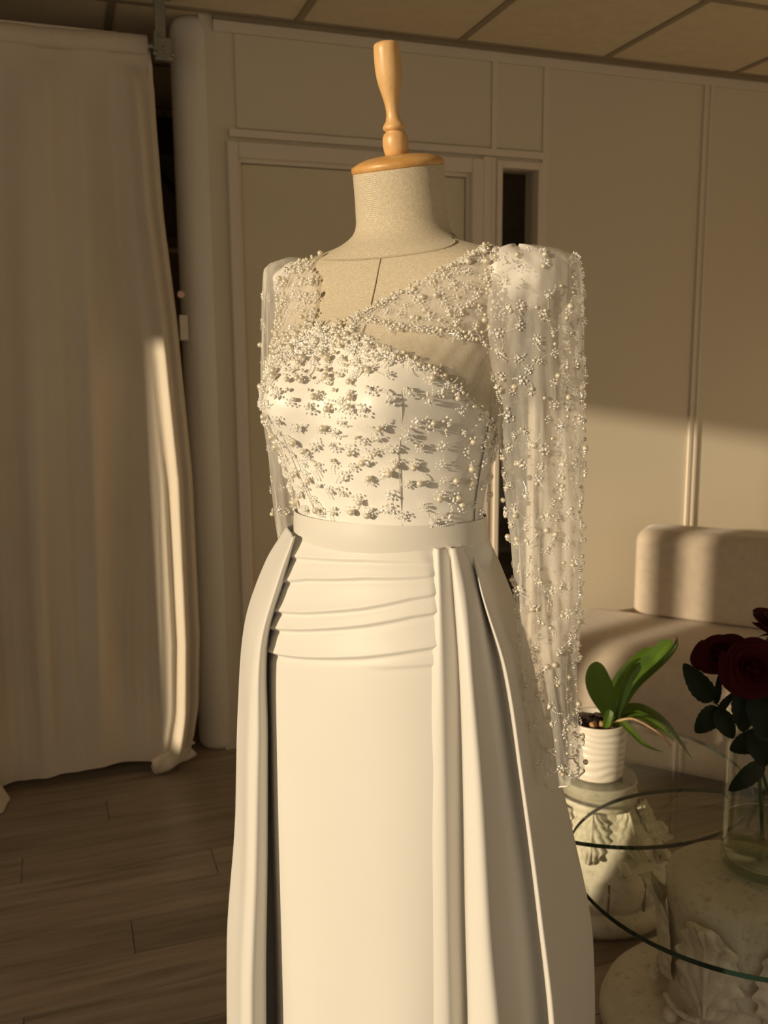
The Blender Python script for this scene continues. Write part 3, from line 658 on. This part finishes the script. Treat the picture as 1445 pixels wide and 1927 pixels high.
# ---- diagonal beaded band and bare net below it
BUP = [(0, 1.552), (12, 1.551), (36, 1.541), (49, 1.530), (57, 1.517), (64, 1.502), (72, 1.488), (81, 1.472), (92, 1.457)]
BLO = [(0, 1.400), (12, 1.41), (23, 1.420), (35, 1.428), (43, 1.432), (57, 1.436), (74, 1.444), (91, 1.451)]
bup = lambda p: lerp_tab(BUP, p); blo = lambda p: lerp_tab(BLO, p)
bd = obj('shoulder_band', patch(4, 92, blo, bup, .0066, 120, 50, lambda p, z, s, t: .0010*math.sin(z*260+p*.22)), M_strap, gw)
obj('bare_net', patch(-4, 90, lambda p: sat_s(p)-.004, lambda p: max(blo(p), sat_s(p)+.002)+.002, .0055, 100, 30, lambda p, z, s, t: .0016*math.sin(z*150-p*.16)+.0010*math.sin(p*.6+z*90)), M_net, gw)
# back of the gown above the bodice, seen from behind only
obj('back_panel', patch(195, 360, lambda p: 1.26, lambda p: 1.545, .0066, 100, 40), M_strap, gw)
# ---- waistband
def wb_fn(s, t):
    p = 360*s; z0 = 1.149+.0; z = z0+.0405*t
    return body(R(p), z, .0085+.0022*math.sin(PI*t))
obj('waistband', grid(160, 9, wb_fn, True), M_band, gw)
# ---- sheath skirt with draped tucks
SK = [(.012, .205, .160, .165, .030, 2.1), (.25, .204, .146, .15, .033, 2.1), (.45, .2015, .1415, .142, .034, 2.1), (.75, .205, .139, .14, .034, 2.1), (.90, .206, .139, .139, .034, 2.08), (1.00, .202, .134, .132, .036, 2.05), (1.08, .190, .121, .119, .040, 2.0), (1.13, .169, .109, .108, .043, 2.0), (1.147, .156, .1055, .106, .043, 2.0), (1.165, .142, .104, .104, .043, 2.0)]
def sk_lf(phi, z, off=0):
    a, bf, bb, cf, n = interp(SK, z); c, s = math.cos(phi), math.sin(phi); k = (abs(c)**n+abs(s)**n)**(-1/n)
    return (a+off)*c*k, ((bf if s > 0 else bb)+off)*s*k+cf
FOLDS = [  # (phi, z) lines of the tucks, amplitude
 ([(45, 1.1415), (60, 1.1425), (80, 1.141), (110, 1.134), (140, 1.124), (150, 1.118), (175, 1.112)], .0045),
 ([(45, 1.126), (60, 1.122), (80, 1.118), (110, 1.105), (135, 1.087), (150, 1.078), (175, 1.070)], .0062),
 ([(45, 1.104), (60, 1.096), (80, 1.079), (110, 1.058), (135, 1.044), (150, 1.038), (175, 1.034)], .0070),
 ([(45, 1.081), (60, 1.073), (80, 1.056), (110, 1.034), (135, 1.017), (150, 1.009), (175, 1.004)], .0072),
 ([(45, 1.038), (60, 1.029), (80, 1.014), (110, .995), (135, .981), (150, .974), (175, .970)], .0072),
 ([(45, 1.014), (60, 1.008), (74, 1.002), (80, 1.000)], .0030)]
def fold_off(pd, z):
    o = 0
    for k, (tab, amp) in enumerate(FOLDS):
        if pd < 40 or pd > 178 or (k == 5 and pd > 82): continue
        d = z-lerp_tab(tab, pd); e = sm(40, 52, pd)*(1-sm(168, 178, pd))*(.55+.45*sm(60, 120, pd))
        if k == 5: e *= 1-sm(64, 82, pd)
        if d > -.004 and d < .09: o += amp*e*(sm(-.003, .0025, d)*math.exp(-max(d-.0025, 0)/.017))-amp*.25*e*math.exp(-((d+.005)/.004)**2)
        elif d <= -.004 and d > -.03: o -= amp*.25*e*math.exp(-((d+.005)/.004)**2)
    return o
ZS = [.012+.93*(i/44) for i in range(44)]+[.942+.223*(i/150) for i in range(151)]
def sk_fn(s, t):
    z = ZS[min(int(round(t*(len(ZS)-1))), len(ZS)-1)]; pd = 360*s
    o = fold_off(pd, z)+.0012*math.sin(pd*.11+2*z)*(1-sm(.85, .95, z)) if z < 1.16 else 0
    wv = .004*math.sin(R(pd)*7+z*2)*sm(.8, .1, z) if z < .8 else 0
    q = pd if pd < 220 else pd-360
    o -= .038*sm(50, 34, q)*sm(-100, -60, q)*sm(1.16, 1.09, z)
    u, w_ = lf_uw(*sk_lf(R(pd), z, .002+o+wv)); return u, w_, z
obj('sheath_skirt', grid(300, len(ZS), sk_fn, True), M_satin, gw)
# ---- overskirt: horizontal outlines at six heights, swept from the right front pleat round the back to the left front edge
OZ = [1.160, 1.10, 1.00, .85, .65, .45, .012]
OR_ = [[(0.0366, -0.151), (0.0361, -0.167), (0.0315, -0.183), (0.0294, -0.187), (0.0272, -0.187), (0.0249, -0.188)],
[(0.0446, -0.160), (0.0468, -0.178), (0.0491, -0.194), (0.0522, -0.197), (0.0557, -0.197), (0.0600, -0.198)],
[(0.0599, -0.146), (0.0643, -0.160), (0.0710, -0.173), (0.0763, -0.170), (0.0807, -0.166), (0.0867, -0.163)],
[(0.0620, -0.158), (0.0674, -0.178), (0.0738, -0.195), (0.0800, -0.200), (0.0853, -0.205), (0.0910, -0.208)],
[(0.0698, -0.155), (0.0796, -0.180), (0.0868, -0.205), (0.0990, -0.215), (0.1106, -0.225), (0.1264, -0.232)],
[(0.0812, -0.130), (0.0967, -0.155), (0.1102, -0.172), (0.1285, -0.176), (0.1477, -0.178), (0.1693, -0.178)],
[(0.0866, -0.114), (0.1017, -0.128), (0.1258, -0.143), (0.1485, -0.145), (0.1760, -0.146), (0.1965, -0.146)],
[(0.0910, -0.122), (0.1030, -0.164), (0.1340, -0.178), (0.1584, -0.176), (0.1872, -0.176), (0.2103, -0.178)],
[(0.1019, -0.075), (0.1227, -0.088), (0.1559, -0.095), (0.1847, -0.095), (0.2194, -0.095), (0.2501, -0.095)],
[(0.1148, -0.010), (0.1430, 0.000), (0.1806, 0.010), (0.2173, 0.020), (0.2677, 0.030), (0.3068, 0.040)]]
OL_ = [[(-0.1729, 0.000), (-0.2106, 0.030), (-0.2481, 0.050), (-0.2658, 0.060), (-0.2777, 0.060), (-0.2960, 0.050)],
[(-0.1626, -0.040), (-0.1969, -0.020), (-0.2331, -0.010), (-0.2477, 0.000), (-0.2567, 0.000), (-0.2683, -0.020)],
[(-0.1586, -0.060), (-0.1850, -0.060), (-0.2155, -0.060), (-0.2295, -0.060), (-0.2387, -0.062), (-0.2514, -0.068)],
[(-0.1553, -0.075), (-0.1770, -0.080), (-0.2053, -0.076), (-0.2136, -0.076), (-0.2233, -0.078), (-0.2342, -0.083)],
[(-0.1535, -0.078), (-0.1723, -0.076), (-0.2000, -0.066), (-0.2048, -0.062), (-0.2119, -0.064), (-0.2215, -0.066)],
[(-0.1529, -0.070), (-0.1698, -0.060), (-0.1992, -0.045), (-0.2041, -0.040), (-0.2106, -0.040), (-0.2180, -0.045)]]
def outline(li):
    q = min(li, 5); ex = 1.0 if li < 6 else 1.04
    rr = [(p[q][0]*ex, p[q][1]*ex) for p in OR_]; ll = [(p[q][0]*ex, p[q][1]*ex) for p in OL_]
    xr, xl = rr[-1][0], ll[0][0]; dep = [.105, .12, .135, .145, .16, .175, .21][li]; bk = []
    n = 13; fa = [0, .008, .014, .020, .026, .03, .04][li]
    cx = (xr+xl)/2; hx = (xr-xl)/2; y0 = (rr[-1][1]+ll[0][1])/2
    for i in range(1, n):
        a = PI*i/n; bk.append((cx+hx*math.cos(a)*1.02, y0+(dep-y0)*math.sin(a)+fa*(1 if i % 2 else -1)*math.sin(a)))
    return rr+bk+ll
OUT = [outline(i) for i in range(7)]
NP = len(OUT[0])
def cardinal(p, t):
    # tension keeps the pleats crisp
    n = len(p)-1; i = min(int(t*n), n-1); s = t*n-i; a, b, c, d = p[max(i-1, 0)], p[i], p[i+1], p[min(i+2, n)]; T = .42
    o = []
    for k in (0, 1):
        m1 = (c[k]-a[k])*T; m2 = (d[k]-b[k])*T
        o.append((2*s**3-3*s*s+1)*b[k]+(s**3-2*s*s+s)*m1+(-2*s**3+3*s*s)*c[k]+(s**3-s*s)*m2)
    return o
def overskirt():
    NV, NU = 90, (NP-1)*10+1; V = []; tabs = [(-OZ[i],)+tuple(c for p in OUT[i] for c in p) for i in range(7)]
    for j in range(NV):
        t = j/(NV-1); z = OZ[0]+(OZ[-1]-OZ[0])*(t**1.3); fl = interp(tabs, -z); P = [(fl[2*i], fl[2*i+1]) for i in range(NP)]
        for i in range(NU):
            x, y_ = cardinal(P, i/(NU-1)); V.append((x, y_, z))
    F = [(j*NU+i, j*NU+i+1, (j+1)*NU+i+1, (j+1)*NU+i) for j in range(NV-1) for i in range(NU-1)]
    return V, F
osk = obj('overskirt', overskirt(), M_satin, gw)
so = osk.modifiers.new('thick', 'SOLIDIFY'); so.thickness = .0014; so.offset = 0
# ---- sleeves
SR = [(.160, 1.545, .048), (.164, 1.538, .051), (.170, 1.5227, .0541), (.1661, 1.4822, .0614), (.1660, 1.4275, .0629), (.1723, 1.3719, .0595), (.1804, 1.3155, .0549), (.1876, 1.2438, .0504), (.1938, 1.1708, .0469), (.1968, 1.0964, .0445), (.198, 1.0205, .0394), (.2001, .9743, .0355), (.2058, .9197, .0343), (.2122, .8643, .0338), (.2165, .8324, .0335), (.2175, .822, .033)]
SL = [(-.163, 1.556, .042), (-.165, 1.548, .044), (-.1652, 1.5313, .045), (-.1720, 1.4674, .0424), (-.1785, 1.3863, .0391), (-.178, 1.3035, .0386), (-.1742, 1.2191, .0381), (-.1702, 1.1332, .0368), (-.1636, 1.0456, .0345), (-.1565, .8652, .033), (-.1557, .78, .032)]
def sleeve_surf(tab, wc, sg):
    tt = [(-z, u, h) for u, z, h in tab]
    def fn(s, t, off=0):
        t2 = max(t, 0); z = tab[0][1]+(tab[-1][1]-tab[0][1])*t2; u, h = interp(tt, -z)
        a = 2*PI*s; w0 = wc(z)
        fold = .0030*math.sin(5*a+9*t+1)+.0019*math.sin(11*a-14*t)+.0010*math.sin(19*a+6*t)
        for a0, tw, am in ((3.75, .5, .006), (4.25, .9, .005), (4.75, .3, .004), (5.3, -.4, .004)):
            fold += am*math.exp(-((a-a0-tw*(t-.3)+.12*math.sin(7*t+a0))/.07)**2)*sm(.05, .2, t)
        cap = sm(0, .035, t)
        r = h*(1+.0)+fold*cap+off
        rr = (.30+.70*math.sqrt(max(0, min(1, t/.02)))) if t < .02 else 1
        uu = u+(r*rr)*math.cos(a); ww = w0+(r*.92*rr)*math.sin(a)
        zz = z+(.010*math.cos(a-.5)*sm(.93, 1, t) if sg > 0 else 0)-.014*sm(.97, 1, t)*math.sin(a)*0
        return uu, ww, zz
    return fn
sR = sleeve_surf(SR, lambda z: -.122+.03*(1.5-z), 1)
sL = sleeve_surf(SL, lambda z: .095+.14*(1.5-z), -1)
slR = obj('sleeve', grid(96, 130, lambda s, t: sR(s, t), True), M_sleeve, gw)
slL = obj('sleeve', grid(72, 90, lambda s, t: sL(s, t), True), M_sleeve, gw)
for fn, nm in ((sR, 'cuff'), (sL, 'cuff')):
    obj(nm, tube([Vector(fn(k/24, 1)) for k in range(25)], .0013, 6, 72, False), M_thread, gw)
# satin shoulder pads, gathered inside the sleeve heads
def pad(pts, faces):
    return pts, faces
def crinkle(c, ru, rw, rz, seed, zc):
    rnd = random.Random(seed); ph = [rnd.uniform(0, 6) for _ in range(6)]
    def fn(s, t):
        a = 2*PI*s; b = PI*(.02+.96*t); r = 1+.10*abs(math.sin(a*2.5+ph[0]+2*b))*math.sin(b)-.12*abs(math.sin(a*3.5+ph[1]-b*1.7))*math.sin(b)**2
        return c[0]+ru*r*math.sin(b)*math.cos(a), c[1]+rw*r*math.sin(b)*math.sin(a), c[2]+rz*math.cos(b)*(1+.1*math.sin(3*a+ph[2]))
    return grid(64, 28, fn, True)
pdR = obj('shoulder_pad', crinkle((.148, -.098, 1.507), .054, .050, .040, 4, 0), M_padsat, gw)
pdL = obj('shoulder_pad', crinkle((-.160, .090, 1.520), .036, .040, .030, 9, 0), M_padsat, gw)

# ---- beads
def ico(sub):
    bm = bmesh.new(); bmesh.ops.create_icosphere(bm, subdivisions=sub, radius=1); bm.verts.index_update()
    r = [v.co.copy() for v in bm.verts], [tuple(v.index for v in f.verts) for f in bm.faces]; bm.free(); return r
ICO2, ICO1 = ico(2), ico(1)
def flower_geo(seed):
    rnd = random.Random(seed); ps = []; n = rnd.choice((6, 7, 8))
    for k in range(n):
        a = 2*PI*k/n+rnd.uniform(-.25, .25); r = .0044*rnd.uniform(.8, 1.25); q = rnd.uniform(.0009, .00135)
        ps.append(xform(ICO1, Matrix.Translation((r*math.cos(a), r*math.sin(a), .0009)) @ Matrix.Rotation(rnd.uniform(0, 6), 4, 'X') @ Matrix.Scale(q, 4)))
    for k in range(5):
        a = rnd.uniform(0, 6.3); r = rnd.uniform(0, .0026); ps.append(xform(ICO1, Matrix.Translation((r*math.cos(a), r*math.sin(a), .0018)) @ Matrix.Rotation(rnd.uniform(0, 6), 4, 'Y') @ Matrix.Scale(rnd.uniform(.0010, .0015), 4)))
    for k in range(rnd.choice((0, 3, 5))):
        a0 = seed*1.3; ps.append(xform(ICO1, Matrix.Translation(((.0062+.0019*k)*math.cos(a0+.12*k), (.0062+.0019*k)*math.sin(a0+.12*k), .0009)) @ Matrix.Scale(.0009, 4)))
    return join(ps)
FG = [flower_geo(s) for s in range(6)]
def mk(name, vf, mat, smooth):
    me = bpy.data.meshes.new(name); me.from_pydata([tuple(p) for p in vf[0]], [], vf[1]); me.materials.append(mat); me.polygons.foreach_set('use_smooth', [smooth]*len(vf[1])); return me
FM = [mk('bead_flower', g, M_crystal, False) for g in FG]; PMESH = mk('pearl', ICO2, M_pearl, True)
PEARLS, FLOWERS, THREADS = [], [], []
def normal(fn, a, b, ea, eb):
    p = Vector(fn(a, b)); du = Vector(fn(a+ea, b))-p; dv = Vector(fn(a, b+eb))-p; n = du.cross(dv)
    return p, (n.normalized() if n.length > 1e-12 else Vector((0, -1, 0)))
CAMW = Vector((0, -1, .12))
def put(kind, par, p, n, size, spin=0):
    vis = n.dot(CAMW)
    if kind == 'p': PEARLS.append((par, p+n*size*.75, n, size, vis))
    else: FLOWERS.append((par, p+n*.0006, n, size, vis, spin))
def flat(p, q): return (p-q).length
def scatter(par, fn, area, cnt, dmin, rnd, inside, pearl=.6, big=.3, bs=(.0034, .0044), flowers=True, tries=12, cond=None, flip=None):
    pts = []
    for _ in range(cnt*tries):
        if len(pts) >= cnt: break
        a = rnd.uniform(*area[0]); b = rnd.uniform(*area[1])
        if not inside(a, b): continue
        p, n = normal(fn, a, b, area[2], area[3])
        if flip(p, n) if flip else False: n = -n
        dm = dmin(a, b) if callable(dmin) else dmin
        if any(flat(p, q) < dm for q, _ in pts): continue
        pts.append((p, n))
        if flowers: put('f', par, p, n, rnd.uniform(.85, 1.35)*(1.22 if par.name == 'bodice_overlay' else 1), rnd.uniform(0, 6.3))
        if (not flowers) or rnd.random() < pearl:
            a_ = rnd.uniform(0, 6.3); t = n.cross(Vector((0, 0, 1))).normalized(); u = n.cross(t)
            o = t*math.cos(a_)*.0055+u*math.sin(a_)*.0055 if flowers else Vector()
            put('p', par, p+o, n, rnd.uniform(*bs) if rnd.random() < big else rnd.uniform(.0021, .0029))
    return pts
rnd = random.Random(21)
out_b = lambda p, n: n.dot(Vector((p.x+.02, p.y+.02, 0))) < 0
bfn = lambda a, b: body(R(a), b, .0072)
B1 = scatter(ov, bfn, ((-14, 196), (1.194, 1.436), .5, .002), 190, .0195, rnd, lambda a, b: b < sat_s(a)-.006, .72, .6, (.0040, .0051), flip=out_b)
# dense pearls at the gathered centre and along both necklines
scatter(ov, bfn, ((84, 142), (1.36, 1.452), .5, .002), 85, lambda a, b: .0085+.10*max(0, 1.425-b), rnd, lambda a, b: b < sat_s(a)+.004, flowers=False, big=.18, flip=out_b)
scatter(ov, bfn, ((62, 146), (1.385, 1.452), .5, .002), 48, .011, rnd, lambda a, b: b < sat_s(a)+.004 and b > sat_s(a)-.045, .3, .3, flip=out_b)
sfn = lambda a, b: body(R(a), b, .0070)
ins_s = lambda a, b: lerp_tab(STR_LO, a) < b < lerp_tab(STR_HI, a)-.002
scatter(st, sfn, ((110, 160), (1.40, 1.553), .5, .002), 46, .0135, rnd, ins_s, .5, .25, flip=out_b)
scatter(st, sfn, ((110, 150), (1.40, 1.553), .5, .002), 70, .0085, rnd, lambda a, b: ins_s(a, b) and (a < 117 or a > 134 or b > 1.525), flowers=False, big=.25, flip=out_b)
ins_b = lambda a, b: blo(a)+.002 < b < bup(a)-.002
scatter(bd, sfn, ((6, 91), (1.41, 1.553), .5, .002), 88, .0135, rnd, ins_b, .5, .22, flip=out_b)
def along(par, tab, a0, a1, n, jit, fl, off=.0072):
    for k in range(n):
        a = a0+(a1-a0)*(k+rnd.uniform(-.3, .3))/(n-1); z = lerp_tab(tab, a)+rnd.uniform(-jit, jit); p, nn = normal(lambda x, y_: body(R(x), y_, off), a, z, .5, .002)
        if out_b(p, nn): nn = -nn
        if k % 3 == 1 and fl: put('f', par, p, nn, rnd.uniform(.7, 1.0), rnd.uniform(0, 6))
        else: put('p', par, p, nn, rnd.uniform(.0019, .0031))
along(bd, [(a, z-.003) for a, z in BUP], 6, 92, 46, .003, True); along(bd, [(a, z+.003) for a, z in BLO], 14, 91, 40, .004, True)
along(ov, [(a, z-.003) for a, z in SAT], -6, 95, 52, .004, True); along(ov, [(a, z-.006) for a, z in SAT], 0, 95, 34, .006, True)
scatter(bd, sfn, ((8, 34), (1.412, 1.55), .5, .002), 26, .010, rnd, ins_b, flowers=False, big=.2, flip=out_b)
# sleeves
out_R = lambda p, n: n.dot(p-Vector((.185, -.115, p.z))) < 0
R1 = scatter(slR, lambda a, b: sR(a % 1, b, .0006), ((0, 1), (.012, .985), .004, .003), 330, .0150, rnd, lambda a, b: True, .62, .22, flip=out_R)
scatter(slR, lambda a, b: sR(a % 1, b, .0006), ((0, 1), (.01, .985), .004, .003), 150, .0165, rnd, lambda a, b: True, flowers=False, big=.25, flip=out_R)
out_L = lambda p, n: n.dot(p-Vector((-.172, .12, p.z))) < 0
scatter(slL, lambda a, b: sL(a % 1, b, .0006), ((0, 1), (.015, .95), .004, .003), 110, .021, rnd, lambda a, b: True, .6, .12, flip=out_L)
# thin embroidery threads linking neighbouring flowers
def threads(par, pts, name, maxd):
    ps = []; used = set()
    for i, (p, n) in enumerate(pts):
        best = sorted((flat(p, q), j) for j, (q, _) in enumerate(pts) if j != i)[:2]
        for d, j in best:
            if d < maxd and (j, i) not in used and rnd.random() < .4:
                used.add((i, j)); q = pts[j][0]; m = (p+q)/2+n*.0008+Vector((rnd.uniform(-.2, .2)*d, 0, rnd.uniform(-.25, .25)*d)).cross(n)*.8
                ps.append(tube([p+n*.0005, m, q+n*.0005], .0002, 4, 6, False))
    if ps: o = obj(name, join(ps), M_thread, par); o['kind'] = 'stuff'
threads(ov, B1, 'embroidery_thread', .034); threads(slR, R1, 'embroidery_thread', .030)
def emit(items, limit, name, kind):
    items.sort(key=lambda q: -(q[4] > -.05)*10-q[3]*(100 if kind == 'p' else .1))
    rest = {}
    for k, it in enumerate(items):
        par, p, n, size, vis = it[:5]
        m = Matrix.Translation(p) @ n.to_track_quat('Z', 'Y').to_matrix().to_4x4()
        m = m @ Matrix.Scale(size, 4) if kind == 'p' else m @ Matrix.Rotation(it[5], 4, 'Z') @ Matrix.Scale(size, 4)
        if k < limit:
            o = link(name, PMESH if kind == 'p' else FM[k % 6], par); o.matrix_local = m
        else: rest.setdefault(par.name, (par, []))[1].append(xform(ICO2 if kind == 'p' else FG[k % 6], m))
    for par, ps in rest.values():
        o = obj(name+'s', join(ps), M_pearl if kind == 'p' else M_crystal, par, kind == 'p'); o['kind'] = 'stuff'
emit(PEARLS, 300, 'pearl', 'p'); emit(FLOWERS, 300, 'bead_flower', 'f')
print('pearls', len(PEARLS), 'flowers', len(FLOWERS))
